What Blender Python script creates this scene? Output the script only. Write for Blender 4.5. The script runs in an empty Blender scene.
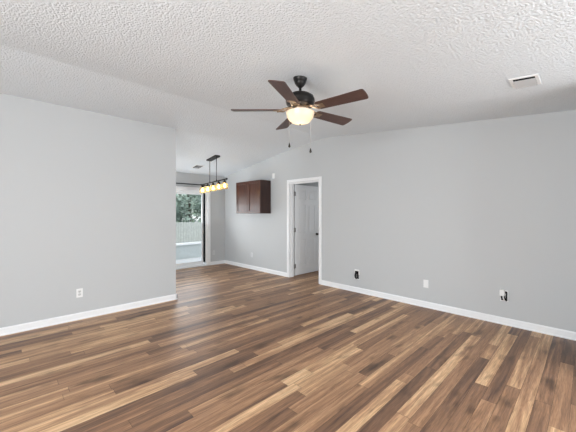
import bpy, bmesh, math, random
from mathutils import Vector, Matrix
random.seed(7)
S = bpy.context.scene
COL = S.collection
R = math.radians

# ------------------------------------------------------------------ camera, world, lights, exposure
CAM_H = 1.385
cam_d = bpy.data.cameras.new('camera')
cam_d.sensor_width = 36.0
cam_d.lens = 295.0 / 576.0 * 36.0
cam_d.shift_y = -2.5 / 576.0
cam_d.clip_start = 0.02
cam = bpy.data.objects.new('camera', cam_d)
COL.objects.link(cam)
cam.location = (0, 0, CAM_H)
cam.rotation_euler = (R(90), 0, R(-44.4))
S.camera = cam

S.view_settings.view_transform = 'Standard'
S.view_settings.look = 'None'
S.view_settings.gamma = 1.0
S.view_settings.use_curve_mapping = False
S.view_settings.exposure = 0.06

w = bpy.data.worlds.new('sky')
S.world = w
w.use_nodes = True
nt = w.node_tree
nt.nodes.clear()
sky = nt.nodes.new('ShaderNodeTexSky')
sky.sky_type = 'NISHITA'
sky.sun_disc = False
sky.sun_elevation = R(48)
sky.sun_rotation = R(200)
sky.dust_density = 3.0
bg = nt.nodes.new('ShaderNodeBackground')
bg.inputs['Strength'].default_value = 1.5
out = nt.nodes.new('ShaderNodeOutputWorld')
cloud = nt.nodes.new('ShaderNodeMix')        # thin high cloud takes most of the blue out of the sky
cloud.data_type = 'RGBA'
cloud.inputs['Factor'].default_value = 0.88
cloud.inputs['B'].default_value = (1.0, 1.0, 0.98, 1)
nt.links.new(sky.outputs[0], cloud.inputs['A'])
nt.links.new(cloud.outputs['Result'], bg.inputs[0])
nt.links.new(bg.outputs[0], out.inputs[0])


def area(name, loc, direction, sx, sy, power, color=(1, 1, 1)):
    d = bpy.data.lights.new(name, 'AREA')
    d.shape = 'RECTANGLE'
    d.size, d.size_y = sx, sy
    d.energy = power
    d.color = color
    o = bpy.data.objects.new(name, d)
    COL.objects.link(o)
    o.location = loc
    o.rotation_euler = Vector(direction).to_track_quat('-Z', 'Y').to_euler()
    return o


# area lights added as daylight at unseen windows, plus the visible patio door
DAY = (0.92, 0.963, 1.0)
area('window_fill_near', (-2.52, 0.55, 1.25), (1, 0.05, 0.1), 1.9, 1.5, 205, DAY)
area('window_fill_rear', (2.40, -2.32, 1.25), (0, 1, 0.05), 1.9, 1.5, 95, DAY)
# weak upward lights added below the two windows to brighten the ceiling
area('ceiling_fill_near', (-2.40, 0.55, 0.5), (1.3, 0, 1), 1.9, 0.6, 5, DAY)
area('ceiling_fill_rear', (2.40, -2.20, 0.5), (0, 1.3, 1), 1.9, 0.6, 2, DAY)
area('dining_fill_kitchen', (-2.52, 5.6, 1.5), (1, 0.1, 1.2), 1.4, 1.1, 125, DAY)  # fill added to brighten the dining area from an unseen kitchen window
area('daylight_patio_door', (3.05, 7.09, 1.05), (0, -1, 1.0), 1.6, 1.75, 36, DAY)
area('next_room_fill', (7.35, 3.4, 1.5), (-1, 0, 0), 1.2, 1.2, 13, DAY)  # fill added inside the next room, raking the open door

# ------------------------------------------------------------------ materials


def new_mat(name):
    m = bpy.data.materials.new(name)
    m.use_nodes = True
    return m, m.node_tree.nodes, m.node_tree.links, m.node_tree.nodes['Principled BSDF']


def plain(name, col, rough=0.5, metal=0.0, bump=0.0, scale=60, var=0.0, coat=0.0, spec=0.5):
    m, n, l, p = new_mat(name)
    p.inputs['Base Color'].default_value = (*col, 1)
    p.inputs['Roughness'].default_value = rough
    p.inputs['Metallic'].default_value = metal
    p.inputs['Coat Weight'].default_value = coat
    p.inputs['Specular IOR Level'].default_value = spec
    tc = n.new('ShaderNodeTexCoord')
    nz = n.new('ShaderNodeTexNoise')
    nz.inputs['Scale'].default_value = scale
    nz.inputs['Detail'].default_value = 4
    l.new(tc.outputs['Object'], nz.inputs['Vector'])
    if var > 0:
        r = n.new('ShaderNodeMapRange')
        r.inputs['To Min'].default_value = 1 - var
        r.inputs['To Max'].default_value = 1 + var
        l.new(nz.outputs['Fac'], r.inputs['Value'])
        mx = n.new('ShaderNodeMix')
        mx.data_type = 'RGBA'
        mx.blend_type = 'MULTIPLY'
        mx.inputs['Factor'].default_value = 1
        mx.inputs['A'].default_value = (*col, 1)
        l.new(r.outputs[0], mx.inputs['B'])
        l.new(mx.outputs['Result'], p.inputs['Base Color'])
    if bump > 0:
        b = n.new('ShaderNodeBump')
        b.inputs['Strength'].default_value = bump
        b.inputs['Distance'].default_value = 0.004
        l.new(nz.outputs['Fac'], b.inputs['Height'])
        l.new(b.outputs[0], p.inputs['Normal'])
    return m


def wood(name, dark, light, scale=(2, 30, 30), rough=0.4, coat=0.0, axis_noise=3.0):
    m, n, l, p = new_mat(name)
    tc = n.new('ShaderNodeTexCoord')
    mp = n.new('ShaderNodeMapping')
    mp.inputs['Scale'].default_value = scale
    nz = n.new('ShaderNodeTexNoise')
    nz.inputs['Scale'].default_value = axis_noise
    nz.inputs['Detail'].default_value = 6
    nz.inputs['Distortion'].default_value = 0.6
    cr = n.new('ShaderNodeValToRGB')
    cr.color_ramp.elements[0].position = 0.3
    cr.color_ramp.elements[0].color = (*dark, 1)
    cr.color_ramp.elements[1].position = 0.72
    cr.color_ramp.elements[1].color = (*light, 1)
    l.new(tc.outputs['Object'], mp.inputs[0])
    l.new(mp.outputs[0], nz.inputs['Vector'])
    l.new(nz.outputs['Fac'], cr.inputs[0])
    l.new(cr.outputs[0], p.inputs['Base Color'])
    p.inputs['Roughness'].default_value = rough
    p.inputs['Coat Weight'].default_value = coat
    p.inputs['Coat Roughness'].default_value = 0.12
    return m


def ceiling_mat():
    m, n, l, p = new_mat('popcorn_ceiling')
    p.inputs['Base Color'].default_value = (0.765, 0.805, 0.835, 1)
    p.inputs['Roughness'].default_value = 0.95
    p.inputs['Specular IOR Level'].default_value = 0.1
    tc = n.new('ShaderNodeTexCoord')
    a = n.new('ShaderNodeTexNoise')
    a.inputs['Scale'].default_value = 120
    a.inputs['Detail'].default_value = 3
    a.inputs['Roughness'].default_value = 0.65
    v = n.new('ShaderNodeTexVoronoi')
    v.inputs['Scale'].default_value = 62
    ad = n.new('ShaderNodeMath')
    ad.operation = 'SUBTRACT'
    l.new(tc.outputs['Object'], a.inputs['Vector'])
    l.new(tc.outputs['Object'], v.inputs['Vector'])
    l.new(a.outputs['Fac'], ad.inputs[0])
    ml = n.new('ShaderNodeMath')
    ml.operation = 'MULTIPLY'
    ml.inputs[1].default_value = 1.1
    l.new(v.outputs['Distance'], ml.inputs[0])
    l.new(ml.outputs[0], ad.inputs[1])
    b = n.new('ShaderNodeBump')
    b.inputs['Strength'].default_value = 0.75
    b.inputs['Distance'].default_value = 0.009
    l.new(ad.outputs[0], b.inputs['Height'])
    l.new(b.outputs[0], p.inputs['Normal'])
    return m


def floor_mat():
    m, n, l, p = new_mat('walnut_plank_floor')
    N = n.new

    def math_(op, a, b=None, c=None):
        q = N('ShaderNodeMath')
        q.operation = op
        for i, v in enumerate((a, b, c)):
            if v is None:
                continue
            if isinstance(v, (int, float)):
                q.inputs[i].default_value = v
            else:
                l.new(v, q.inputs[i])
        return q.outputs[0]

    def white(dim, vec):
        q = N('ShaderNodeTexWhiteNoise')
        q.noise_dimensions = dim
        l.new(vec, q.inputs['W' if dim == '1D' else 'Vector'])
        return q
    tc = N('ShaderNodeTexCoord')
    sp = N('ShaderNodeSeparateXYZ')
    l.new(tc.outputs['Object'], sp.inputs[0])
    x, y = sp.outputs[0], sp.outputs[1]
    PW = 0.094
    yr = math_('DIVIDE', y, PW)
    row = math_('FLOOR', yr)
    fy = math_('SUBTRACT', yr, row)
    rn = white('1D', row)
    rs = N('ShaderNodeSeparateColor')
    l.new(rn.outputs['Color'], rs.inputs[0])
    ln = math_('MULTIPLY_ADD', rs.outputs[0], 1.3, 2.0)      # plank length of this row
    xs = math_('MULTIPLY_ADD', rs.outputs[1], 17.0, x)
    xr = math_('DIVIDE', xs, ln)
    # uneven board ends
    wob = N('ShaderNodeTexNoise')
    wob.noise_dimensions = '1D'
    col = math_('FLOOR', xr)
    fx = math_('SUBTRACT', xr, col)
    cv = N('ShaderNodeCombineXYZ')
    l.new(row, cv.inputs[0])
    l.new(col, cv.inputs[1])
    # each cell is cut once more at a random point, so lengths vary within the row
    cw = white('3D', cv.outputs[0])
    cut = math_('MULTIPLY_ADD', cw.outputs['Value'], 0.8, 0.35)
    half = math_('GREATER_THAN', fx, cut)
    cv2 = N('ShaderNodeCombineXYZ')
    l.new(row, cv2.inputs[0])
    l.new(col, cv2.inputs[1])
    l.new(math_('MULTIPLY_ADD', half, 3.3, 0.7), cv2.inputs[2])
    pw = white('3D', cv2.outputs[0])
    pc = N('ShaderNodeSeparateColor')
    l.new(pw.outputs['Color'], pc.inputs[0])
    # base tone of the board
    ramp = N('ShaderNodeValToRGB')
    e = ramp.color_ramp.elements
    stops = [(0.0, (0.112, 0.062, 0.041)), (0.20, (0.205, 0.110, 0.064)), (0.46, (0.315, 0.172, 0.095)),
             (0.64, (0.410, 0.232, 0.128)), (0.78, (0.57, 0.350, 0.190)), (1.0, (0.72, 0.480, 0.280))]
    e[0].position, e[0].color = stops[0][0], (*stops[0][1], 1)
    e[1].position, e[1].color = stops[-1][0], (*stops[-1][1], 1)
    for pos, c in stops[1:-1]:
        q = e.new(pos)
        q.color = (*c, 1)
    # long drifting heartwood / sapwood figure inside each board
    gv = N('ShaderNodeCombineXYZ')
    l.new(math_('MULTIPLY_ADD', pc.outputs[1], 40.0, math_('MULTIPLY', x, 0.9)), gv.inputs[0])
    l.new(math_('MULTIPLY', y, 19.0), gv.inputs[1])
    l.new(math_('MULTIPLY', pc.outputs[2], 30.0), gv.inputs[2])
    g = N('ShaderNodeTexNoise')
    g.inputs['Scale'].default_value = 1.0
    g.inputs['Detail'].default_value = 5
    g.inputs['Distortion'].default_value = 0.8
    l.new(gv.outputs[0], g.inputs['Vector'])
    fig = math_('MULTIPLY', math_('SUBTRACT', g.outputs['Fac'], 0.5), 1.25)
    tone = math_('ADD', math_('MULTIPLY_ADD', pc.outputs[0], 0.72, 0.14), fig)
    l.new(tone, ramp.inputs[0])
    # fine grain
    fv = N('ShaderNodeCombineXYZ')
    l.new(math_('MULTIPLY_ADD', pc.outputs[2], 60.0, math_('MULTIPLY', x, 6.0)), fv.inputs[0])
    l.new(math_('MULTIPLY', y, 110.0), fv.inputs[1])
    l.new(math_('MULTIPLY', pc.outputs[1], 30.0), fv.inputs[2])
    f = N('ShaderNodeTexNoise')
    f.inputs['Scale'].default_value = 1.0
    f.inputs['Detail'].default_value = 4
    f.inputs['Distortion'].default_value = 1.2
    l.new(fv.outputs[0], f.inputs['Vector'])
    gm = N('ShaderNodeMapRange')
    gm.inputs['From Min'].default_value = 0.25
    gm.inputs['From Max'].default_value = 0.75
    gm.inputs['To Min'].default_value = 0.60
    gm.inputs['To Max'].default_value = 1.34
    l.new(f.outputs['Fac'], gm.inputs['Value'])
    # knots
    kv = N('ShaderNodeCombineXYZ')
    l.new(math_('MULTIPLY', x, 1.7), kv.inputs[0])
    l.new(math_('MULTIPLY', y, 4.5), kv.inputs[1])
    l.new(math_('MULTIPLY', pc.outputs[1], 9.0), kv.inputs[2])
    k = N('ShaderNodeTexNoise')
    k.inputs['Scale'].default_value = 1.6
    k.inputs['Detail'].default_value = 2
    l.new(kv.outputs[0], k.inputs['Vector'])
    km = N('ShaderNodeMapRange')
    km.inputs['From Min'].default_value = 0.60
    km.inputs['From Max'].default_value = 0.75
    km.inputs['To Min'].default_value = 1.0
    km.inputs['To Max'].default_value = 0.42
    l.new(k.outputs['Fac'], km.inputs['Value'])
    # joints between boards
    ey = math_('MINIMUM', fy, math_('SUBTRACT', 1.0, fy))
    jy = math_('GREATER_THAN', ey, 0.013)
    exm = math_('MULTIPLY', math_('MINIMUM', math_('ABSOLUTE', math_('SUBTRACT', fx, cut)),
                                  math_('MINIMUM', fx, math_('SUBTRACT', 1.0, fx))), ln)
    jx = math_('GREATER_THAN', exm, 0.0016)
    joint = math_('MULTIPLY_ADD', math_('MULTIPLY', jx, jy), 0.55, 0.45)
    tot = math_('MULTIPLY', math_('MULTIPLY', gm.outputs[0], km.outputs[0]), joint)
    mx = N('ShaderNodeMix')
    mx.data_type = 'RGBA'
    mx.blend_type = 'MULTIPLY'
    mx.inputs['Factor'].default_value = 1
    l.new(ramp.outputs[0], mx.inputs['A'])
    l.new(tot, mx.inputs['B'])
    l.new(mx.outputs['Result'], p.inputs['Base Color'])
    rr = N('ShaderNodeMapRange')
    rr.inputs['To Min'].default_value = 0.36
    rr.inputs['To Max'].default_value = 0.50
    l.new(f.outputs['Fac'], rr.inputs['Value'])
    l.new(rr.outputs[0], p.inputs['Roughness'])
    p.inputs['Specular IOR Level'].default_value = 0.4
    b = N('ShaderNodeBump')
    b.inputs['Strength'].default_value = 0.25
    b.inputs['Distance'].default_value = 0.0015
    l.new(math_('MULTIPLY', joint, math_('MULTIPLY_ADD', f.outputs['Fac'], 0.3, 0.8)), b.inputs['Height'])
    l.new(b.outputs[0], p.inputs['Normal'])
    return m


def glass_mat(name, tint=(1, 1, 1), refl=1.0, cloud=0.0):
    m, n, l, p = new_mat(name)
    n.remove(p)
    t = n.new('ShaderNodeBsdfTransparent')
    t.inputs[0].default_value = (*tint, 1)
    g = n.new('ShaderNodeBsdfGlossy')
    g.inputs['Roughness'].default_value = 0.02
    f = n.new('ShaderNodeFresnel')
    f.inputs['IOR'].default_value = 1.5
    mu = n.new('ShaderNodeMath')
    mu.operation = 'MULTIPLY'
    mu.inputs[1].default_value = refl
    l.new(f.outputs[0], mu.inputs[0])
    mx = n.new('ShaderNodeMixShader')
    l.new(mu.outputs[0], mx.inputs[0])
    body = t.outputs[0]
    if cloud > 0:
        tr = n.new('ShaderNodeBsdfTranslucent')
        tr.inputs[0].default_value = (*tint, 1)
        mc = n.new('ShaderNodeMixShader')
        mc.inputs[0].default_value = cloud
        l.new(body, mc.inputs[1])
        l.new(tr.outputs[0], mc.inputs[2])
        body = mc.outputs[0]
    l.new(body, mx.inputs[1])
    l.new(g.outputs[0], mx.inputs[2])
    l.new(mx.outputs[0], n['Material Output'].inputs[0])
    return m


def emit_mat(name, col, strength):
    m, n, l, p = new_mat(name)
    p.inputs['Base Color'].default_value = (*col, 1)
    p.inputs['Emission Color'].default_value = (*col, 1)
    p.inputs['Emission Strength'].default_value = strength
    return m


def bowl_mat():
    m, n, l, p = new_mat('frosted_white_glass')
    n.remove(p)
    d = n.new('ShaderNodeBsdfDiffuse')
    d.inputs[0].default_value = (0.86, 0.82, 0.74, 1)
    t = n.new('ShaderNodeBsdfTranslucent')
    t.inputs[0].default_value = (0.92, 0.82, 0.68, 1)
    mx = n.new('ShaderNodeMixShader')
    mx.inputs[0].default_value = 0.55
    l.new(d.outputs[0], mx.inputs[1])
    l.new(t.outputs[0], mx.inputs[2])
    g = n.new('ShaderNodeBsdfGlossy')
    g.inputs['Roughness'].default_value = 0.15
    m2 = n.new('ShaderNodeMixShader')
    m2.inputs[0].default_value = 0.05
    l.new(mx.outputs[0], m2.inputs[1])
    l.new(g.outputs[0], m2.inputs[2])
    l.new(m2.outputs[0], n['Material Output'].inputs[0])
    return m


M = {}
M['wall'] = plain('grey_wall_paint', (0.527, 0.538, 0.542), 0.75, bump=0.10, scale=140, spec=0.25)
M['ceiling'] = ceiling_mat()
M['floor'] = floor_mat()
M['trim'] = plain('white_trim_paint', (0.84, 0.845, 0.85), 0.35, bump=0.02, scale=40)
M['door'] = plain('white_door_paint', (0.80, 0.805, 0.81), 0.4, bump=0.05, scale=90)
M['vinyl'] = plain('white_vinyl', (0.85, 0.86, 0.86), 0.35)
M['plate'] = plain('white_plastic', (0.82, 0.82, 0.81), 0.35)
M['pale'] = plain('pale_grey_plastic', (0.64, 0.645, 0.65), 0.4)
M['slot'] = plain('outlet_slot_black', (0.03, 0.03, 0.03), 0.6)
M['receptacle'] = plain('receptacle_plastic', (0.62, 0.62, 0.61), 0.4)
M['cavity_shade'] = plain('painted_cavity_shade', (0.012, 0.012, 0.012), 0.9, spec=0.05)  # near-black that stands in for the shade inside openings
M['black_cable'] = plain('black_cable_rubber', (0.018, 0.018, 0.018), 0.5)
M['grey_cable'] = plain('grey_cable_rubber', (0.30, 0.30, 0.30), 0.5)
M['bronze'] = plain('dark_bronze_metal', (0.030, 0.028, 0.027), 0.38, metal=0.75, bump=0.02, scale=30)
M['arm'] = plain('antique_bronze_lamplit', (0.30, 0.22, 0.15), 0.35, metal=0.7)  # antique bronze, lightened so the bowl's lamplight is in the colour
M['black_metal'] = plain('black_metal', (0.022, 0.022, 0.023), 0.45, metal=0.5)
M['brass'] = plain('satin_nickel', (0.35, 0.34, 0.33), 0.35, metal=0.9)
M['knob'] = plain('dark_knob_metal', (0.06, 0.055, 0.05), 0.3, metal=0.8)
M['gasket'] = plain('black_gasket', (0.008, 0.011, 0.013), 0.8, spec=0.1)
M['chain'] = plain('bead_chain_nickel', (0.55, 0.54, 0.52), 0.4, metal=0.5)
M['blade'] = wood('walnut_blade_wood', (0.048, 0.023, 0.019), (0.100, 0.050, 0.039), (3, 40, 40), 0.45)
M['cab'] = wood('espresso_cabinet_wood', (0.018, 0.007, 0.005), (0.046, 0.016, 0.010), (22, 22, 1.6), 0.30, coat=0.08)
M['cabdoor'] = wood('espresso_cabinet_door_wood', (0.050, 0.015, 0.008), (0.105, 0.032, 0.016), (22, 22, 1.6), 0.30, coat=0.35)
M['bowl'] = bowl_mat()
M['glass'] = glass_mat('window_glass', (0.95, 0.97, 0.98), 0.8)
M['jar'] = glass_mat('amber_jar_glass', (1.0, 0.90, 0.70), 0.5, 0.22)
M['bulb'] = emit_mat('warm_bulb_glow', (1.0, 0.76, 0.46), 11.0)
M['vent_grey'] = plain('vent_louvre_grey', (0.47, 0.47, 0.47), 0.5)
M['concrete'] = plain('porch_concrete', (0.62, 0.62, 0.60), 0.9, bump=0.2, scale=30, var=0.1)
M['siding'] = plain('pale_green_grey_siding', (0.50, 0.54, 0.53), 0.8, var=0.06, scale=8)
M['fence'] = wood('weathered_grey_fence_wood', (0.30, 0.31, 0.31), (0.50, 0.52, 0.52), (25, 25, 2), 0.9)
M['grass'] = plain('lawn_grass', (0.12, 0.19, 0.07), 0.95, bump=0.6, scale=50, var=0.4)
M['leaf'] = plain('hazed_tree_leaf', (0.25, 0.33, 0.28), 0.6, var=0.5, scale=3)  # leaf green lightened and blued to carry the haze outdoors
M['leaf_pale'] = plain('pale_hazed_tree_leaf', (0.33, 0.43, 0.34), 0.6, var=0.5, scale=3)  # paler still, with outdoor haze mixed into the leaf colour
M['bark'] = plain('tree_bark', (0.12, 0.10, 0.08), 0.95, bump=0.8, scale=20)

# ------------------------------------------------------------------ mesh helpers


def box(bm, x0, x1, y0, y1, z0, z1, mi=0, rot=None, org=None):
    vs = [bm.verts.new((x, y, z)) for z in (z0, z1) for y in (y0, y1) for x in (x0, x1)]
    fs = [(0, 2, 3, 1), (4, 5, 7, 6), (0, 1, 5, 4), (2, 6, 7, 3), (0, 4, 6, 2), (1, 3, 7, 5)]
    for f in fs:
        fc = bm.faces.new([vs[i] for i in f])
        fc.material_index = mi
    if rot is not None:
        bmesh.ops.transform(bm, matrix=rot, verts=vs)
    return vs


def prism(bm, pts, axis, a0, a1, mi=0):
    """extrude a polygon: pts are (u, v); axis 'x' -> (y,z), 'y' -> (x,z), 'z' -> (x,y)"""
    def mk(u, v, a):
        return {'x': (a, u, v), 'y': (u, a, v), 'z': (u, v, a)}[axis]
    A = [bm.verts.new(mk(u, v, a0)) for u, v in pts]
    B = [bm.verts.new(mk(u, v, a1)) for u, v in pts]
    n = len(pts)
    fs = [bm.faces.new(A), bm.faces.new(B[::-1])]
    for i in range(n):
        fs.append(bm.faces.new((A[i], B[i], B[(i + 1) % n], A[(i + 1) % n])))
    for f in fs:
        f.material_index = mi
    bmesh.ops.recalc_face_normals(bm, faces=fs)
    return A + B


def tube(bm, p0, p1, r0, r1=None, seg=12, mi=0):
    r1 = r0 if r1 is None else r1
    p0, p1 = Vector(p0), Vector(p1)
    q = (p1 - p0).to_track_quat('Z', 'Y')
    rings = []
    for p, r in ((p0, r0), (p1, r1)):
        rings.append([bm.verts.new(p + q @ Vector((r * math.cos(2 * math.pi * i / seg), r * math.sin(2 * math.pi * i / seg), 0))) for i in range(seg)])
    for i in range(seg):
        f = bm.faces.new((rings[0][i], rings[0][(i + 1) % seg], rings[1][(i + 1) % seg], rings[1][i]))
        f.smooth = True
        f.material_index = mi
    for f in (bm.faces.new(rings[0][::-1]), bm.faces.new(rings[1])):
        f.material_index = mi


def path_tube(bm, pts, r, seg=8, mi=0):
    pts = [Vector(p) for p in pts]
    rings = []
    for k, p in enumerate(pts):
        d = (pts[min(k + 1, len(pts) - 1)] - pts[max(k - 1, 0)]).normalized()
        q = d.to_track_quat('Z', 'Y')
        rings.append([bm.verts.new(p + q @ Vector((r * math.cos(2 * math.pi * i / seg), r * math.sin(2 * math.pi * i / seg), 0))) for i in range(seg)])
    for k in range(len(rings) - 1):
        for i in range(seg):
            f = bm.faces.new((rings[k][i], rings[k][(i + 1) % seg], rings[k + 1][(i + 1) % seg], rings[k + 1][i]))
            f.smooth = True
            f.material_index = mi
    bm.faces.new(rings[0][::-1])
    bm.faces.new(rings[-1])


def lathe(bm, prof, c=(0, 0, 0), seg=32, mi=0, smooth=True):
    rings = []
    for r, z in prof:
        if r < 1e-5:
            rings.append([bm.verts.new((c[0], c[1], c[2] + z))])
        else:
            rings.append([bm.verts.new((c[0] + r * math.cos(2 * math.pi * i / seg), c[1] + r * math.sin(2 * math.pi * i / seg), c[2] + z)) for i in range(seg)])
    fs = []
    for a, b in zip(rings[:-1], rings[1:]):
        for i in range(seg):
            j = (i + 1) % seg
            if len(a) == 1 and len(b) == 1:
                continue
            if len(a) == 1:
                fs.append(bm.faces.new((a[0], b[j], b[i])))
            elif len(b) == 1:
                fs.append(bm.faces.new((a[i], a[j], b[0])))
            else:
                fs.append(bm.faces.new((a[i], a[j], b[j], b[i])))
    for f in fs:
        f.smooth = smooth
        f.material_index = mi
    bmesh.ops.recalc_face_normals(bm, faces=fs)


def link(name, bm, mats, parent=None, bevel=0.0, seg=2):
    me = bpy.data.meshes.new(name)
    bm.to_mesh(me)
    bm.free()
    for m in (mats if isinstance(mats, (list, tuple)) else [mats]):
        me.materials.append(M[m] if isinstance(m, str) else m)
    o = bpy.data.objects.new(name, me)
    COL.objects.link(o)
    if parent is not None:
        o.parent = parent
    if bevel > 0:
        b = o.modifiers.new('bevel', 'BEVEL')
        b.width = bevel
        b.segments = seg
        b.limit_method = 'ANGLE'
        b.angle_limit = R(40)
        b.harden_normals = False
    return o


def tag(o, label=None, cat=None, group=None, kind=None):
    if label:
        o['label'] = label
    if cat:
        o['category'] = cat
    if group:
        o['group'] = group
    if kind:
        o['kind'] = kind
    return o


def thing(name, loc, label, cat, group=None, rotz=0.0, kind=None):
    o = bpy.data.objects.new(name, None)
    o.empty_display_size = 0.1
    COL.objects.link(o)
    o.location = loc
    o.rotation_euler = (0, 0, rotz)
    return tag(o, label, cat, group, kind)


def NB():
    return bmesh.new()


# ------------------------------------------------------------------ room shell
XR = 4.505       # right (gable) wall face
YL = 4.67        # left wall face
YF = 7.116       # far dining wall face
XN, YB = -2.6, -2.4
T = 0.12
RIDGE = 3.58


def zc(y):
    if y <= RIDGE:
        return 2.85 - 0.0954 * (RIDGE - y)
    if y <= YL:
        return 2.85 - 0.0920 * (y - RIDGE)
    return 2.750 - 0.139 * (y - YL)


bm = NB()
box(bm, XN - T, 7.5 + T, YB - T, YF + T, -0.12, 0.0)
tag(link('floor', bm, 'floor'), 'mixed brown and tan wood plank floor running across the empty room', 'floor', kind='structure')

bm = NB()
ys = [YB - T, RIDGE - 0.05, RIDGE, RIDGE + 0.05, YL, YF + T]
prism(bm, [(y, zc(y)) for y in ys] + [(y, zc(y) + 0.12) for y in ys[::-1]], 'x', XN - T, XR + T)
tag(link('ceiling', bm, 'ceiling'), 'white popcorn textured ceiling sloping from a low ridge', 'ceiling', kind='structure')


def wall_x(name, x0, x1, pieces, label):
    """wall in a YZ plane; pieces: (y0, y1, z0, z1 or None for up to the ceiling)"""
    bm = NB()
    for y0, y1, z0, z1 in pieces:
        if z1 is not None:
            box(bm, x0, x1, y0, y1, z0, z1)
        else:
            mids = [y for y in (RIDGE, YL) if y0 + 1e-4 < y < y1 - 1e-4]
            top = [y1] + mids[::-1] + [y0]
            prism(bm, [(y0, z0), (y1, z0)] + [(y, zc(y)) for y in top], 'x', x0, x1)
    tag(link(name, bm, 'wall'), label, 'wall', kind='structure')


DY0, DY1, DH = 3.722, 4.555, 2.045       # interior doorway in the right wall
wall_x('wall_right', XR, XR + T, [(YB - T, DY0, 0, None), (DY0, DY1, DH, None), (DY1, YF + T, 0, None)],
       'long grey painted gable wall on the right with the doorway')
wall_x('wall_near', XN - T, XN, [(YB - T, -0.45, 0, None), (-0.45, 1.55, 0, 0.45), (-0.45, 1.55, 2.05, None), (1.55, 4.85, 0, None),
                                 (4.85, 6.35, 0, 0.9), (4.85, 6.35, 2.1, None), (6.35, YF + T, 0, None)],
       'grey wall behind the camera on the left with added windows')


def wall_y(name, y0, y1, pieces, label):
    bm = NB()
    for x0, x1, z0, z1 in pieces:
        if z1 is not None:
            box(bm, x0, x1, y0, y1, z0, z1)
        else:
            prism(bm, [(y0, z0), (y1, z0), (y1, zc(y1)), (y0, zc(y0))], 'x', x0, x1)
    return tag(link(name, bm, 'wall'), label, 'wall', kind='structure')


SX0, SX1, SH = 2.13, 3.975, 1.985          # patio door opening
wall_y('wall_left', YL, YL + T, [(XN, 2.04, 0, None)], 'grey painted wall on the left ending in an outside corner')
wall_y('wall_far', YF, YF + T, [(XN, SX0, 0, None), (SX0, SX1, SH, None), (SX1, XR, 0, None)],
       'grey far wall of the dining area with the sliding patio door')
wall_y('wall_rear', YB - T, YB, [(XN, 1.4, 0, None), (1.4, 3.4, 0, 0.45), (1.4, 3.4, 2.05, None), (3.4, 3.5, 0, None)],
       'grey wall behind the camera with an added wide window')
wall_y('wall_return', -0.24, -0.12, [(3.5, XR, 0, None)], 'grey return wall just outside the right edge of the view')  # unseen wall, placed to shade the far right end of the right wall
wall_x('wall_passage', 3.5, 3.62, [(YB - T, -0.24, 0, None)], 'grey passage wall behind the camera')  # unseen; with the return wall it blocks rear light from that end
# the room beyond the doorway
HX = 7.5
bm = NB()
box(bm, XR + T, HX, 4.66, 4.70, 0, 2.44)
tag(link('wall_beyond', bm, 'wall'), 'grey wall of the next room behind the open door', 'wall', kind='structure')
bm = NB()
box(bm, XR + T, HX, 2.4, 2.5, 0, 2.44)
tag(link('wall_side', bm, 'wall'), 'grey side wall of the next room', 'wall', kind='structure')
bm = NB()
box(bm, HX, HX + T, 2.4, 4.70, 0, 2.44)
tag(link('wall_end', bm, 'wall'), 'grey end wall of the next room', 'wall', kind='structure')
bm = NB()
box(bm, XR + T, HX + T, 2.4, 4.70, 2.44, 2.54)
tag(link('ceiling_beyond', bm, 'ceiling'), 'flat ceiling of the next room beyond the doorway', 'ceiling', kind='structure')

# windows added out of view to go with the fill lights


def window_frame(name, plane, a0, a1, z0, z1, pos, label):
    bm = NB()
    f = 0.06

    def b(u0, u1, w0, w1, d0, d1, mi=0):
        if plane == 'x':
            box(bm, d0, d1, u0, u1, w0, w1, mi)
        else:
            box(bm, u0, u1, d0, d1, w0, w1, mi)
    d0, d1 = pos, pos + 0.07
    b(a0, a1, z0, z0 + f, d0, d1)
    b(a0, a1, z1 - f, z1, d0, d1)
    b(a0, a0 + f, z0 + f, z1 - f, d0, d1)
    b(a1 - f, a1, z0 + f, z1 - f, d0, d1)
    mid = (a0 + a1) / 2
    b(mid - 0.03, mid + 0.03, z0 + f, z1 - f, d0, d1)
    o = tag(link(name, bm, 'vinyl', bevel=0.004), label, 'window', kind='structure')
    bm = NB()
    b(a0 + f, a1 - f, z0 + f, z1 - f, d0 + 0.03, d0 + 0.036)
    link('pane', bm, 'glass', o)


window_frame('window_1', 'x', -0.45, 1.55, 0.45, 2.05, XN - 0.11, 'added wide white window behind the camera in the left side wall')
window_frame('window_2', 'y', 1.4, 3.4, 0.45, 2.05, YB - 0.11, 'added wide white window in the wall behind the camera')
window_frame('window_3', 'x', 4.85, 6.35, 0.9, 2.1, XN - 0.11, 'added white kitchen window hidden behind the left wall')

# baseboards
BH, BT = 0.088, 0.014


def bb_x(bm, x, y0, y1, s=-1):
    """board on a wall in a YZ plane; s = -1: the room is on the -X side"""
    pts = [(x, 0.0), (x + s * (BT + 0.008), 0.0), (x + s * (BT + 0.008), 0.012), (x + s * BT, 0.02), (x + s * BT, BH - 0.015), (x + s * 0.006, BH), (x, BH)]
    prism(bm, pts, 'y', y0, y1)


def bb_y(bm, y, x0, x1, s=-1):
    pts = [(y, 0.0), (y + s * (BT + 0.008), 0.0), (y + s * (BT + 0.008), 0.012), (y + s * BT, 0.02), (y + s * BT, BH - 0.015), (y + s * 0.006, BH), (y, BH)]
    prism(bm, pts, 'x', x0, x1)


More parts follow.
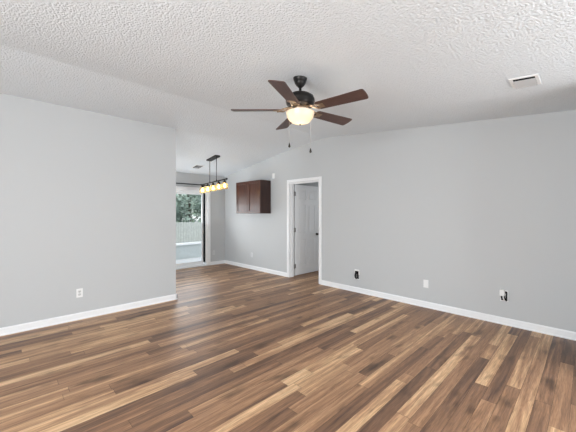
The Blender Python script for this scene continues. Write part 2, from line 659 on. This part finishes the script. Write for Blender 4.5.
CW = 0.066       # casing width
bm = NB()
bb_x(bm, XR, -0.12, DY0 - CW)
tag(link('baseboard_right', bm, 'trim'), 'long white baseboard along the right wall from the doorway towards the camera', 'baseboard', kind='structure')
bm = NB()
bb_x(bm, XR, DY1 + CW, YF)
tag(link('baseboard_dining', bm, 'trim'), 'white baseboard under the wall cabinet between doorway and far corner', 'baseboard', kind='structure')
bm = NB()
bb_y(bm, YL, XN, 2.04 + BT)
tag(link('baseboard_left', bm, 'trim'), 'white baseboard along the left wall', 'baseboard', kind='structure')
bm = NB()
bb_x(bm, 2.04, YL - BT, YL + T + BT, s=1)
tag(link('baseboard_return', bm, 'trim'), 'short white baseboard wrapping the end of the left wall', 'baseboard', kind='structure')
bm = NB()
bb_y(bm, YF, SX1 + 0.075, XR - BT)
tag(link('baseboard_far', bm, 'trim'), 'short white baseboard right of the patio door', 'baseboard', kind='structure')

# ------------------------------------------------------------------ interior doorway
trim1 = thing('trim_1', (XR, 0, 0), 'white door casing and jamb around the interior doorway', 'door frame', kind='structure')
bm = NB()
c0, c1 = -0.018, 0.0
box(bm, c0, c1, DY0 - CW, DY0 - 0.006, 0, DH + 0.006)
box(bm, c0, c1, DY1 + 0.006, DY1 + CW, 0, DH + 0.006)
box(bm, c0, c1, DY0 - CW, DY1 + CW, DH + 0.006, DH + CW)
link('casing', bm, 'trim', trim1, bevel=0.005)
bm = NB()
box(bm, 0, T, DY0 - 0.001, DY0 + 0.016, 0, DH)
box(bm, 0, T, DY1 - 0.016, DY1 + 0.001, 0, DH)
box(bm, 0, T, DY0 + 0.016, DY1 - 0.016, DH - 0.016, DH + 0.001)
# door stop
box(bm, 0.040, 0.075, DY0 + 0.016, DY0 + 0.027, 0, DH - 0.016)
box(bm, 0.040, 0.075, DY1 - 0.027, DY1 - 0.016, 0, DH - 0.016)
box(bm, 0.040, 0.075, DY0 + 0.027, DY1 - 0.027, DH - 0.027, DH - 0.016)
link('jamb', bm, 'trim', trim1)

DW, DT = 0.80, 0.035
door = thing('door_1', (XR + T + 0.042, DY1 + 0.026, 0.0), 'white six panel interior door standing open into the next room', 'door', kind='structure')
# leaf lies along +X from the hinge; its room-side face looks to -Y (towards the camera)
Z0, Z1 = 0.014, 2.026
bm = NB()
y0, y1 = -DT, 0.0
box(bm, 0.002, DW, y0 + 0.010, y1 - 0.010, Z0, Z1)
st, mid = 0.115, 0.10
rails = [(Z0, Z0 + 0.20), (0.80, 0.93), (1.58, 1.69), (Z1 - 0.115, Z1)]
for (ya, yb) in ((y0, y0 + 0.010), (y1 - 0.010, y1)):
    box(bm, 0.002, st, ya, yb, Z0, Z1)
    box(bm, DW - st, DW, ya, yb, Z0, Z1)
    for za, zb in rails:
        box(bm, st, DW - st, ya, yb, za, zb)
    for k in range(3):
        box(bm, DW / 2 - mid / 2, DW / 2 + mid / 2, ya, yb, rails[k][1], rails[k + 1][0])
link('leaf', bm, 'door', door)
for k in range(3):
    za, zb = rails[k][1] + 0.024, rails[k + 1][0] - 0.024
    for xa, xb in ((st + 0.022, DW / 2 - mid / 2 - 0.022), (DW / 2 + mid / 2 + 0.022, DW - st - 0.022)):
        bm = NB()
        box(bm, xa, xb, y0 + 0.001, y0 + 0.0105, za, zb)
        box(bm, xa, xb, y1 - 0.0105, y1 - 0.001, za, zb)
        link('raised_panel', bm, 'door', door, bevel=0.009)
for z in (0.22, 1.02, 1.82):
    bm = NB()
    tube(bm, (-0.022, y0 - 0.006, z - 0.05), (-0.022, y0 - 0.006, z + 0.05), 0.010, seg=10)
    box(bm, -0.014, 0.03, y0 - 0.003, y0 + 0.001, z - 0.045, z + 0.045)
    box(bm, -0.042, -0.020, y0 - 0.010, y0 - 0.006, z - 0.045, z + 0.045)
    tag(link('hinge', bm, 'brass', door), 'satin metal hinge')
bm = NB()
kx, kz = DW - 0.065, 0.895
for s, yy in ((-1, y0), (1, y1)):
    tube(bm, (kx, yy, kz), (kx, yy + s * 0.008, kz), 0.030, seg=20)
    tube(bm, (kx, yy + s * 0.006, kz), (kx, yy + s * 0.03, kz), 0.011, seg=12)
    prof = [(0.012, 0), (0.024, 0.008), (0.028, 0.02), (0.022, 0.032), (0.0, 0.036)]
    b2 = NB()
    lathe(b2, prof, seg=20)
    mat4 = Matrix.Translation((kx, yy + s * 0.026, kz)) @ Matrix.Rotation(R(90) if s < 0 else R(-90), 4, 'X')
    bmesh.ops.transform(b2, matrix=mat4, verts=b2.verts)
    tmp = bpy.data.meshes.new('t')
    b2.to_mesh(tmp)
    b2.free()
    bm.from_mesh(tmp)
    bpy.data.meshes.remove(tmp)
tag(link('door_knob', bm, 'knob', door), 'dark round door knob')

# ------------------------------------------------------------------ sliding patio door
d2 = thing('door_2', (0, YF, 0), 'white framed sliding glass patio door looking out to the porch', 'door', kind='structure')
bm = NB()
cw = 0.075
box(bm, SX0 - cw, SX0 + 0.004, -0.016, 0, 0, SH + cw)
box(bm, SX1 - 0.004, SX1 + cw, -0.016, 0, 0, SH + cw)
box(bm, SX0, SX1, -0.016, 0, SH - 0.004, SH + cw)
link('casing', bm, 'trim', d2, bevel=0.004)
bm = NB()
box(bm, SX0, SX0 + 0.05, 0, T, 0.03, SH)
box(bm, SX1 - 0.065, SX1, 0, T, 0.03, SH)
box(bm, SX0 + 0.05, SX1 - 0.065, 0, T, SH - 0.05, SH)
box(bm, SX0, SX1, -0.01, T + 0.02, 0.0, 0.035)
box(bm, SX0, SX1, 0.045, 0.052, 0.035, 0.05)
link('door_frame', bm, 'vinyl', d2, bevel=0.003)
bm = NB()
box(bm, SX1 - 0.105, SX1 - 0.066, 0.012, 0.05, 0.10, SH - 0.055)
tag(link('gasket', bm, 'gasket', d2), 'black vertical weather strip')
mx = (SX0 + SX1) / 2
for xa, xb, yy in ((mx - 0.03, SX1 - 0.100, 0.06), (SX0 + 0.052, mx + 0.03, 0.015)):
    bm = NB()
    s = 0.038
    za, zb = 0.052, SH - 0.052
    box(bm, xa, xa + s, yy, yy + 0.035, za, zb)
    box(bm, xb - s, xb, yy, yy + 0.035, za, zb)
    box(bm, xa + s, xb - s, yy, yy + 0.035, zb - 0.055, zb)
    box(bm, xa + s, xb - s, yy, yy + 0.035, za, za + 0.08)
    fr = link('sliding_panel', bm, 'vinyl', d2, bevel=0.003)
    bm = NB()
    box(bm, xa + s - 0.004, xb - s + 0.004, yy + 0.014, yy + 0.02, za + 0.076, zb - 0.051)
    link('pane', bm, 'glass', fr)

# ------------------------------------------------------------------ ceiling fan
FX, FY = 2.085, 1.96
FZ = zc(FY)
fan = thing('ceiling_fan', (FX, FY, FZ), 'dark bronze ceiling fan with five walnut blades and a lit white bowl', 'ceiling fan')


def fz(z):
    return z - FZ


bm = NB()
lathe(bm, [(0.0, -0.092), (0.018, -0.092), (0.024, -0.086), (0.040, -0.070), (0.052, -0.050), (0.057, -0.036), (0.053, -0.032),
           (0.060, -0.028), (0.066, -0.012), (0.068, 0.0), (0.068, 0.010), (0.0, 0.010)])
link('canopy', bm, 'bronze', fan)
bm = NB()
tube(bm, (0, 0, fz(2.547)), (0, 0, -0.09), 0.0125, seg=16)
tube(bm, (0, 0, fz(2.537)), (0, 0, fz(2.572)), 0.022, 0.016, seg=16)
link('downrod', bm, 'bronze', fan)
bm = NB()
lathe(bm, [(0.0, fz(2.544)), (0.05, fz(2.544)), (0.10, fz(2.534)), (0.130, fz(2.514)), (0.140, fz(2.487)), (0.141, fz(2.467)),
           (0.133, fz(2.454)), (0.136, fz(2.448)), (0.125, fz(2.427)), (0.095, fz(2.410)), (0.0, fz(2.408))], seg=40)
link('motor_housing', bm, 'bronze', fan)
bm = NB()
lathe(bm, [(0.0, fz(2.412)), (0.075, fz(2.412)), (0.078, fz(2.387)), (0.066, fz(2.377)), (0.085, fz(2.369)), (0.092, fz(2.360)), (0.0, fz(2.358))], seg=32)
link('light_fitter', bm, 'arm', fan)
# bowl: open at the top so light also spills up over the blade arms
bm = NB()
prof = []
for k in range(13):
    a = math.pi / 2 * k / 12
    prof.append((0.135 * math.sin(a), 2.250 + 0.112 * (1 - math.cos(a) ** 0.9)))
prof2 = [(max(r - 0.004, 0.0), z + (0.004 if r < 0.1 else 0.0)) for r, z in prof]
rim = [(0.137, 2.364), (0.132, 2.366)]
lathe(bm, [(r, fz(z)) for r, z in prof] + [(r, fz(z)) for r, z in rim] + [(r, fz(z)) for r, z in prof2[::-1]], seg=48)
bowl = tag(link('light_bowl', bm, 'bowl', fan), 'glowing frosted white glass bowl')
bm = NB()
lathe(bm, [(0.0, fz(2.240)), (0.007, fz(2.242)), (0.008, fz(2.247)), (0.003, fz(2.253)), (0.0, fz(2.254))], seg=16)
link('finial', bm, 'bronze', fan)
bl = bpy.data.lights.new('fan_lamp', 'POINT')
bl.energy = 6.5
bl.color = (1.0, 0.91, 0.79)
bl.shadow_soft_size = 0.035
blo = bpy.data.objects.new('fan_lamp', bl)
COL.objects.link(blo)
blo.parent = fan
blo.location = (0, 0, fz(2.300))

# blade and its arm, pointing along +X
bm = NB()
r0, r1, w0, w1, th = 0.185, 0.668, 0.058, 0.072, 0.007
outl = [(r0, -w0 * 0.75), (r0 + 0.02, -w0)]
outl += [(r1 - 0.024, -w1)]
for k in range(1, 6):
    a = -math.pi / 2 + math.pi / 2 * k / 6
    outl.append((r1 - 0.024 + 0.020 * math.cos(a), -w1 + 0.020 + 0.020 * math.sin(a)))
outl.append((r1, -0.02))
outl.append((r1, 0.02))
for k in range(1, 6):
    a = math.pi / 2 * k / 6
    outl.append((r1 - 0.024 + 0.020 * math.cos(a), w1 - 0.020 + 0.020 * math.sin(a)))
outl += [(r1 - 0.024, w1), (r0 + 0.02, w0), (r0, w0 * 0.75)]
prism(bm, outl, 'z', -th / 2, th / 2)
PITCH = Matrix.Rotation(R(-13), 4, 'X')
bmesh.ops.transform(bm, matrix=PITCH, verts=bm.verts)
blade_me = None
bz = fz(2.387)
ang0 = R(-80.9)
arm_me = screw_me = None
for k in range(5):
    if k == 0:
        b = link('blade', bm, 'blade', fan)
        blade_me = b.data
        am = NB()
        # arm plate under the motor, two curling prongs and the foot screwed under the blade
        box(am, 0.070, 0.125, -0.022, 0.022, 0.016, 0.022)
        pts = []
        for s in (-1, 1):
            path_tube(am, [(0.11, s * 0.012, 0.018), (0.135, s * 0.026, 0.010), (0.165, s * 0.034, -0.002), (0.195, s * 0.030, -0.008 + s * -0.007), (0.225, s * 0.014, -0.010)], 0.0085, seg=8)
        fv = box(am, 0.200, 0.262, -0.030, 0.030, -0.009, -0.0042)
        bmesh.ops.transform(am, matrix=PITCH, verts=fv)
        a_o = link('blade_arm', am, 'arm', fan, bevel=0.002)
        arm_me = a_o.data
    else:
        b = b.copy()
        COL.objects.link(b)
        a_o = a_o.copy()
        COL.objects.link(a_o)
    for o in (b, a_o):
        o.location = (0, 0, bz)
        o.rotation_euler = (0, 0, ang0 + k * R(72))
# pull chains
for px, py, zl in ((-0.105 * 0.7145 + 0.02, 0.105 * 0.6997 + 0.02, 2.043), (0.100 * 0.7145, -0.100 * 0.6997, 1.985)):
    bm = NB()
    tube(bm, (px, py, fz(2.385)), (px, py, fz(zl + 0.03)), 0.0013, seg=6)
    tube(bm, (px * 0.75, py * 0.75, fz(2.387)), (px, py, fz(2.383)), 0.003, seg=6)
    ch = link('pull_chain', bm, 'chain', fan)
    bm = NB()
    lathe(bm, [(0.0, fz(zl - 0.014)), (0.010, fz(zl - 0.008)), (0.012, fz(zl)), (0.008, fz(zl + 0.012)), (0.003, fz(zl + 0.032)), (0.0, fz(zl + 0.034))], (px, py, 0), seg=14)
    tag(link('pull_knob', bm, 'knob', ch), 'dark teardrop pull knob')

# ------------------------------------------------------------------ linear chandelier in the dining area
CX, CY = 3.33, 5.733
CZ = zc(CY)
ch = thing('linear_chandelier', (CX, CY, CZ), 'black linear chandelier with five lit amber jars hanging in the dining area', 'chandelier')
SLOPE = math.atan(-0.139)
bm = NB()
box(bm, -0.06, 0.06, -0.19, 0.19, -0.03, 0.0)
bmesh.ops.transform(bm, matrix=Matrix.Rotation(SLOPE, 4, 'X'), verts=bm.verts)
link('canopy', bm, 'bronze', ch, bevel=0.004)
TILT = -0.045
BZ = 2.071 - CZ


def bar_z(t):
    return BZ + TILT * t


for t in (0.14, -0.14):
    bm = NB()
    tube(bm, (0, t, bar_z(t)), (0, t, -0.139 * t - 0.025), 0.006, seg=10)
    tube(bm, (0, t, bar_z(t) - 0.012), (0, t, bar_z(t) + 0.03), 0.012, seg=12)
    link('rod', bm, 'black_metal', ch)
bm = NB()
tube(bm, (0, -0.53, bar_z(-0.53)), (0, 0.53, bar_z(0.53)), 0.013, seg=12)
for t in (-0.53, 0.53):
    tube(bm, (0, t - 0.012, bar_z(t)), (0, t + 0.012, bar_z(t)), 0.02, seg=12)
link('bar', bm, 'black_metal', ch)
for k in range(5):
    t = (k - 2) * 0.232
    z = bar_z(t)
    bm = NB()
    lathe(bm, [(0.0, 0.0), (0.010, 0.0), (0.010, -0.022), (0.026, -0.028), (0.030, -0.040), (0.030, -0.075), (0.022, -0.078), (0.0, -0.078)], (0, t, z), seg=20)
    so = link('lamp_holder', bm, 'black_metal', ch)
    bm = NB()
    lathe(bm, [(0.033, -0.050), (0.034, -0.070), (0.058, -0.088), (0.066, -0.105), (0.067, -0.185), (0.063, -0.198), (0.060, -0.198),
               (0.063, -0.185), (0.062, -0.105), (0.054, -0.090), (0.031, -0.072), (0.030, -0.050)], (0, t, z), seg=24)
    tag(link('glass_shade', bm, 'jar', so), 'clear amber glass jar shade')
    bm = NB()
    lathe(bm, [(0.0, -0.076), (0.012, -0.078), (0.014, -0.095), (0.024, -0.118), (0.028, -0.138), (0.024, -0.158), (0.010, -0.170), (0.0, -0.172)], (0, t, z), seg=18)
    tag(link('bulb', bm, 'bulb', so), 'glowing warm bulb')

# ------------------------------------------------------------------ wall cabinet
cb = thing('wall_cabinet', (XR, 5.64, 1.385), 'dark espresso two door wall cabinet mounted beside the doorway', 'cabinet')
cy0, cy1, chh, cdp = 5.17 - 5.64, 6.108 - 5.64, 0.762, 0.302
bm = NB()
box(bm, -cdp, 0, cy0, cy0 + 0.018, 0, chh)
box(bm, -cdp, 0, cy1 - 0.018, cy1, 0, chh)
box(bm, -cdp, 0, cy0 + 0.018, cy1 - 0.018, 0.012, 0.03)
box(bm, -cdp, 0, cy0 + 0.018, cy1 - 0.018, chh - 0.03, chh - 0.012)
box(bm, -0.012, 0, cy0 + 0.018, cy1 - 0.018, 0.03, chh - 0.03)
# face frame
box(bm, -cdp - 0.001, -cdp + 0.018, cy0 + 0.018, cy0 + 0.04, 0, chh)
box(bm, -cdp - 0.001, -cdp + 0.018, cy1 - 0.04, cy1 - 0.018, 0, chh)
box(bm, -cdp - 0.001, -cdp + 0.018, cy0 + 0.04, cy1 - 0.04, 0, 0.035)
box(bm, -cdp - 0.001, -cdp + 0.018, cy0 + 0.04, cy1 - 0.04, chh - 0.035, chh)
link('body', bm, 'cab', cb, bevel=0.0015)
ym = (cy0 + cy1) / 2
for ya, yb in ((cy0 + 0.004, ym - 0.002), (ym + 0.002, cy1 - 0.004)):
    bm = NB()
    xa, xb = -cdp - 0.021, -cdp - 0.002
    s = 0.062
    za, zb = 0.006, chh - 0.006
    box(bm, xa, xb, ya, ya + s, za, zb)
    box(bm, xa, xb, yb - s, yb, za, zb)
    box(bm, xa, xb, ya + s, yb - s, za, za + s)
    box(bm, xa, xb, ya + s, yb - s, zb - s, zb)
    dr = link('door', bm, 'cabdoor', cb, bevel=0.002)
    bm = NB()
    box(bm, xa + 0.012, xb - 0.001, ya + s - 0.002, yb - s + 0.002, za + s - 0.002, zb - s + 0.002)
    link('recessed_panel', bm, 'cabdoor', dr)

# ------------------------------------------------------------------ curtain rod over the patio door
cr = thing('curtain_rod', (0, YF - 0.09, 2.124), 'long black curtain rod above the sliding patio door', 'curtain rod')
bm = NB()
tube(bm, (1.95, 0, 0), (3.93, 0, 0), 0.0135, seg=14)
link('rod', bm, 'black_metal', cr)
for x, s in ((1.95, -1), (3.93, 1)):
    bm = NB()
    lathe(bm, [(0.0, 0.0), (0.017, 0.0), (0.017, 0.01), (0.012, 0.014), (0.022, 0.03), (0.022, 0.045), (0.0, 0.055)], seg=16)
    bmesh.ops.transform(bm, matrix=Matrix.Translation((x, 0, 0)) @ Matrix.Rotation(R(90) * s, 4, 'Y'), verts=bm.verts)
    link('finial', bm, 'black_metal', cr)
for x in (2.05, 3.83):
    bm = NB()
    box(bm, x - 0.012, x + 0.012, 0.084, 0.09, -0.045, 0.03)
    box(bm, x - 0.006, x + 0.006, -0.005, 0.086, -0.024, -0.014)
    box(bm, x - 0.006, x + 0.006, -0.018, -0.012, -0.024, 0.006)
    link('bracket', bm, 'black_metal', cr)

# ------------------------------------------------------------------ wall plates; local frame: face towards -Y, wall at y = 0


def orient(o, wall):
    o.rotation_euler = (0, 0, R(-90) if wall == 'right' else 0)


def duplex(loc, wall, label, plate='plate', rec='receptacle'):
    o = thing('outlet', loc, label, 'outlet')
    orient(o, wall)
    bm = NB()
    box(bm, -0.035, 0.035, -0.006, 0.0, -0.057, 0.057)
    link('cover_plate', bm, plate, o, bevel=0.003)
    for s in (-1, 1):
        bm = NB()
        box(bm, -0.017, 0.017, -0.0085, -0.004, s * 0.020 - 0.0145, s * 0.020 + 0.0145)
        rc = link('receptacle', bm, rec, o, bevel=0.003)
        bm = NB()
        for xx in (-0.006, 0.006):
            box(bm, xx - 0.0014, xx + 0.0014, -0.009, -0.0075, s * 0.02 - 0.002, s * 0.02 + 0.008)
        box(bm, -0.0025, 0.0025, -0.009, -0.0075, s * 0.02 - 0.0105, s * 0.02 - 0.006)
        link('slots', bm, 'slot', rc)
    bm = NB()
    tube(bm, (0, -0.0075, 0), (0, -0.004, 0), 0.0032, seg=10)
    link('screw', bm, 'brass', o)
    return o


duplex((0.752, YL, 0.345), 'left', 'white duplex outlet low on the left wall above the baseboard')
duplex((4.151, YF, 0.327), 'far', 'small white outlet low on the far wall right of the patio door', 'pale', 'pale')
duplex((XR, 5.895, 0.352), 'right', 'white outlet low on the right wall below the wall cabinet', 'pale', 'pale')

o = thing('blank_plate', (XR, 1.53, 0.347), 'plain white blank cover plate between the two open cable boxes', 'wall plate')
o.location.y = 4.358 * (0.7145 - 0.468 * 0.6997)
orient(o, 'right')
bm = NB()
box(bm, -0.036, 0.036, -0.006, 0.0, -0.058, 0.058)
link('cover_plate', bm, 'plate', o, bevel=0.003)
for s in (-1, 1):
    bm = NB()
    tube(bm, (0, -0.0075, s * 0.03), (0, -0.004, s * 0.03), 0.003, seg=10)
    link('screw', bm, 'plate', o)

# open cable box nearer the door: white ring, black panel painted as the hollow's shade, black cable loop
yy = 5.198 * (0.7145 - 0.234 * 0.6997)
o = thing('cable_box', (XR, yy, 0.312), 'open wall box near the doorway with a black looped cable and white rim', 'cable box')
orient(o, 'right')
bm = NB()
for x0, x1, z0, z1 in ((-0.045, 0.05, 0.060, 0.088), (0.036, 0.05, 0.0, 0.06), (-0.045, -0.038, -0.075, 0.06), (-0.045, 0.05, -0.085, -0.075)):
    box(bm, x0, x1, -0.010, 0.0, z0, z1)
link('white_rim', bm, 'plate', o, bevel=0.002)
bm = NB()
box(bm, -0.038, 0.036, -0.004, 0.0, -0.075, 0.06)
tag(link('opening_shade', bm, 'cavity_shade', o), 'black panel painted as shade in the wall box hollow')
bm = NB()
path_tube(bm, [(-0.018, -0.004, 0.035), (-0.022, -0.022, 0.02), (-0.024, -0.03, -0.02), (-0.018, -0.03, -0.055), (0.0, -0.028, -0.072), (0.018, -0.028, -0.06), (0.022, -0.028, -0.02), (0.016, -0.022, 0.015)], 0.0085, seg=8)
link('cable', bm, 'black_cable', o)
bm = NB()
path_tube(bm, [(0.016, -0.022, 0.012), (0.012, -0.024, -0.02), (0.010, -0.024, -0.05)], 0.009, seg=8)
link('connector', bm, 'grey_cable', o)

# open cable box nearer the camera: white adapter hanging in front, two gaps with their shade painted black
yy = 3.684 * (0.7145 - 0.732 * 0.6997)
o = thing('cable_box', (XR, yy, 0.366), 'open wall box nearest the camera with white plug and loose cables', 'cable box')
orient(o, 'right')
bm = NB()
for x0, x1, z0, z1 in ((-0.038, 0.044, 0.050, 0.062), (0.036, 0.044, -0.066, 0.050), (-0.038, -0.031, -0.066, 0.050), (-0.038, 0.044, -0.074, -0.066)):
    box(bm, x0, x1, -0.007, 0.0, z0, z1)
link('white_rim', bm, 'plate', o, bevel=0.0015)
bm = NB()
box(bm, -0.031, 0.036, -0.003, 0.0, -0.066, 0.050)
tag(link('opening_shade', bm, 'cavity_shade', o), 'black panel painted as shade in the wall box hollow')
bm = NB()
box(bm, -0.040, 0.012, -0.040, -0.003, -0.008, 0.072)
link('plug', bm, 'plate', o, bevel=0.006)
bm = NB()
path_tube(bm, [(-0.005, -0.022, -0.004), (-0.002, -0.03, -0.03), (0.006, -0.028, -0.055), (0.010, -0.015, -0.068)], 0.007, seg=8)
path_tube(bm, [(0.012, -0.02, 0.03), (0.020, -0.022, 0.01), (0.016, -0.018, -0.03)], 0.004, seg=8)
tag(link('white_cable', bm, 'plate', o), 'white loose cable')
bm = NB()
path_tube(bm, [(0.030, -0.004, 0.040), (0.031, -0.014, 0.01), (0.030, -0.018, -0.03), (0.028, -0.018, -0.066)], 0.0075, seg=8)
path_tube(bm, [(-0.025, -0.012, -0.006), (-0.022, -0.02, -0.03), (-0.014, -0.02, -0.06)], 0.0085, seg=8)
tag(link('black_cable', bm, 'black_cable', o), 'black loose cable')

# motion sensor high on the right wall
o = thing('motion_sensor', (XR, 5.06, 2.245), 'small white motion sensor high on the wall between cabinet and doorway', 'sensor')
orient(o, 'right')
bm = NB()
prism(bm, [(-0.032, 0.0), (0.032, 0.0), (0.032, -0.014), (0.020, -0.040), (-0.020, -0.040), (-0.032, -0.014)], 'z', -0.055, 0.055)
link('case', bm, 'plate', o, bevel=0.005)
bm = NB()
box(bm, -0.017, 0.017, -0.044, -0.038, -0.035, 0.0)
link('lens', bm, 'plate', o, bevel=0.002)

# ------------------------------------------------------------------ ceiling vents (long side along Y, hung under the slope)


def vent(x, y, lx, ly, slope, label, first=2, tilt=24):
    o = thing('ceiling_vent', (x, y, zc(y)), label, 'vent')
    o.rotation_euler = (math.atan(slope), 0, 0)
    fw = 0.024
    bm = NB()
    for x0, x1, y0, y1 in ((-lx / 2, lx / 2, -ly / 2, -ly / 2 + fw), (-lx / 2, lx / 2, ly / 2 - fw, ly / 2),
                           (-lx / 2, -lx / 2 + fw, -ly / 2 + fw, ly / 2 - fw), (lx / 2 - fw, lx / 2, -ly / 2 + fw, ly / 2 - fw)):
        box(bm, x0, x1, y0, y1, -0.008, 0.0)
    link('frame', bm, 'plate', o, bevel=0.002)
    bm = NB()
    box(bm, -lx / 2 + fw, lx / 2 - fw, -ly / 2 + fw, ly / 2 - fw, -0.001, 0.0)  # flat black sheet, the duct's shade is in its colour
    tag(link('duct_shade', bm, 'cavity_shade', o), 'black sheet painted as shade behind the louvres')
    n = 7
    inner = lx - 2 * fw
    for k in range(first, n):
        xx = -lx / 2 + fw + inner * (k + 0.5) / n
        bm = NB()
        v = box(bm, -0.019, 0.019, -ly / 2 + fw, ly / 2 - fw, -0.0008, 0.0008)
        bmesh.ops.transform(bm, matrix=Matrix.Translation((xx, 0, -0.0115)) @ Matrix.Rotation(R(tilt), 4, 'Y'), verts=v)
        link('louvre', bm, 'vent_grey', o)
    return o


vent(3.295, 0.394, 0.25, 0.20, 0.0954, 'white ceiling vent with grey louvres near the right end of the ceiling')
vent(3.37, 6.50, 0.22, 0.28, -0.139, 'small ceiling vent in the dining area beside the chandelier', 1, -20)

# ------------------------------------------------------------------ porch and yard seen through the patio door
bm = NB()
box(bm, 0.5, 8.6, YF + T, 9.0, -0.16, -0.03)
tag(link('porch_floor', bm, 'concrete'), 'pale concrete porch floor outside the patio door', 'porch floor', kind='structure')
pw = thing('porch_wall', (0, 8.85, -0.03), 'low pale porch wall with a white cap outside the patio door', 'porch wall', kind='structure')
bm = NB()
box(bm, 0.5, 8.6, 0.0, 0.10, 0, 0.43)
link('panel', bm, 'siding', pw)
bm = NB()
box(bm, 0.5, 8.6, -0.04, 0.14, 0.43, 0.49)
link('cap', bm, 'vinyl', pw, bevel=0.005)
bm = NB()
box(bm, -40, 60, 7.4, 80, -0.75, -0.62)
tag(link('ground', bm, 'grass'), 'green lawn beyond the porch', 'lawn', kind='structure')

FYY = 15.0
fe = thing('privacy_fence', (0, FYY, -0.62), 'weathered grey board fence at the back of the yard', 'fence')
bm = NB()
x = 0.0
while x < 16:
    h = 1.55 + random.uniform(-0.02, 0.02)
    prism(bm, [(x, 0), (x + 0.135, 0), (x + 0.135, h - 0.04), (x + 0.10, h), (x + 0.035, h), (x, h - 0.04)], 'y', -0.012, 0.008)
    x += 0.145
link('boards', bm, 'fence', fe)
bm = NB()
for z in (0.25, 1.2):
    box(bm, 0, 16, 0.008, 0.05, z, z + 0.09)
link('rails', bm, 'fence', fe)
for k in range(7):
    bm = NB()
    box(bm, k * 2.4 + 0.5, k * 2.4 + 0.6, 0.05, 0.15, 0, 1.62)
    link('post', bm, 'fence', fe)


def tree(x, y, h, r, mat, label, seed):
    rnd = random.Random(seed)
    o = thing('tree', (x, y, -0.62), label, 'tree', 'trees beyond the fence')
    bm = NB()
    path_tube(bm, [(0, 0, 0), (0.05, 0.03, h * 0.3), (-0.04, 0.02, h * 0.6), (0.0, 0.0, h * 0.85)], 0.11, seg=9)
    for k in range(6):
        a = k * 1.05
        path_tube(bm, [(0, 0, h * (0.25 + 0.08 * k)), (0.5 * r * math.cos(a), 0.5 * r * math.sin(a), h * (0.35 + 0.08 * k)),
                       (0.85 * r * math.cos(a), 0.85 * r * math.sin(a), h * (0.42 + 0.08 * k))], 0.035, seg=6)
    link('trunk', bm, 'bark', o)
    bm = NB()
    for k in range(95):
        while True:
            p = Vector((rnd.uniform(-1, 1), rnd.uniform(-1, 1), rnd.uniform(-1, 1)))
            if 0.35 < p.length < 1:
                break
        c = Vector((p.x * r, p.y * r, h * 0.58 + p.z * h * 0.42))
        for q in range(38):
            d = Vector((rnd.gauss(0, 1), rnd.gauss(0, 1), rnd.gauss(0, 1))) * 0.22 * r * 0.6
            s = rnd.uniform(0.08, 0.16)
            u = Vector((rnd.gauss(0, 1), rnd.gauss(0, 1), rnd.gauss(0, 1))).normalized()
            v = u.orthogonal().normalized()
            cc = c + d
            bm.faces.new([bm.verts.new(cc + u * s), bm.verts.new(cc + v * s * 0.5), bm.verts.new(cc - u * s), bm.verts.new(cc - v * s * 0.5)])
    link('foliage', bm, mat, o)


tree(9.0, 18.5, 5.6, 1.6, 'leaf', 'green leafy tree nearest behind the fence seen through the patio door', 2)
tree(11.7, 24.5, 6.5, 2.0, 'leaf_pale', 'pale green tree further back behind the green tree', 3)
tree(14.0, 31.0, 8.0, 2.6, 'leaf_pale', 'pale green tall tree furthest back behind the fence', 4)
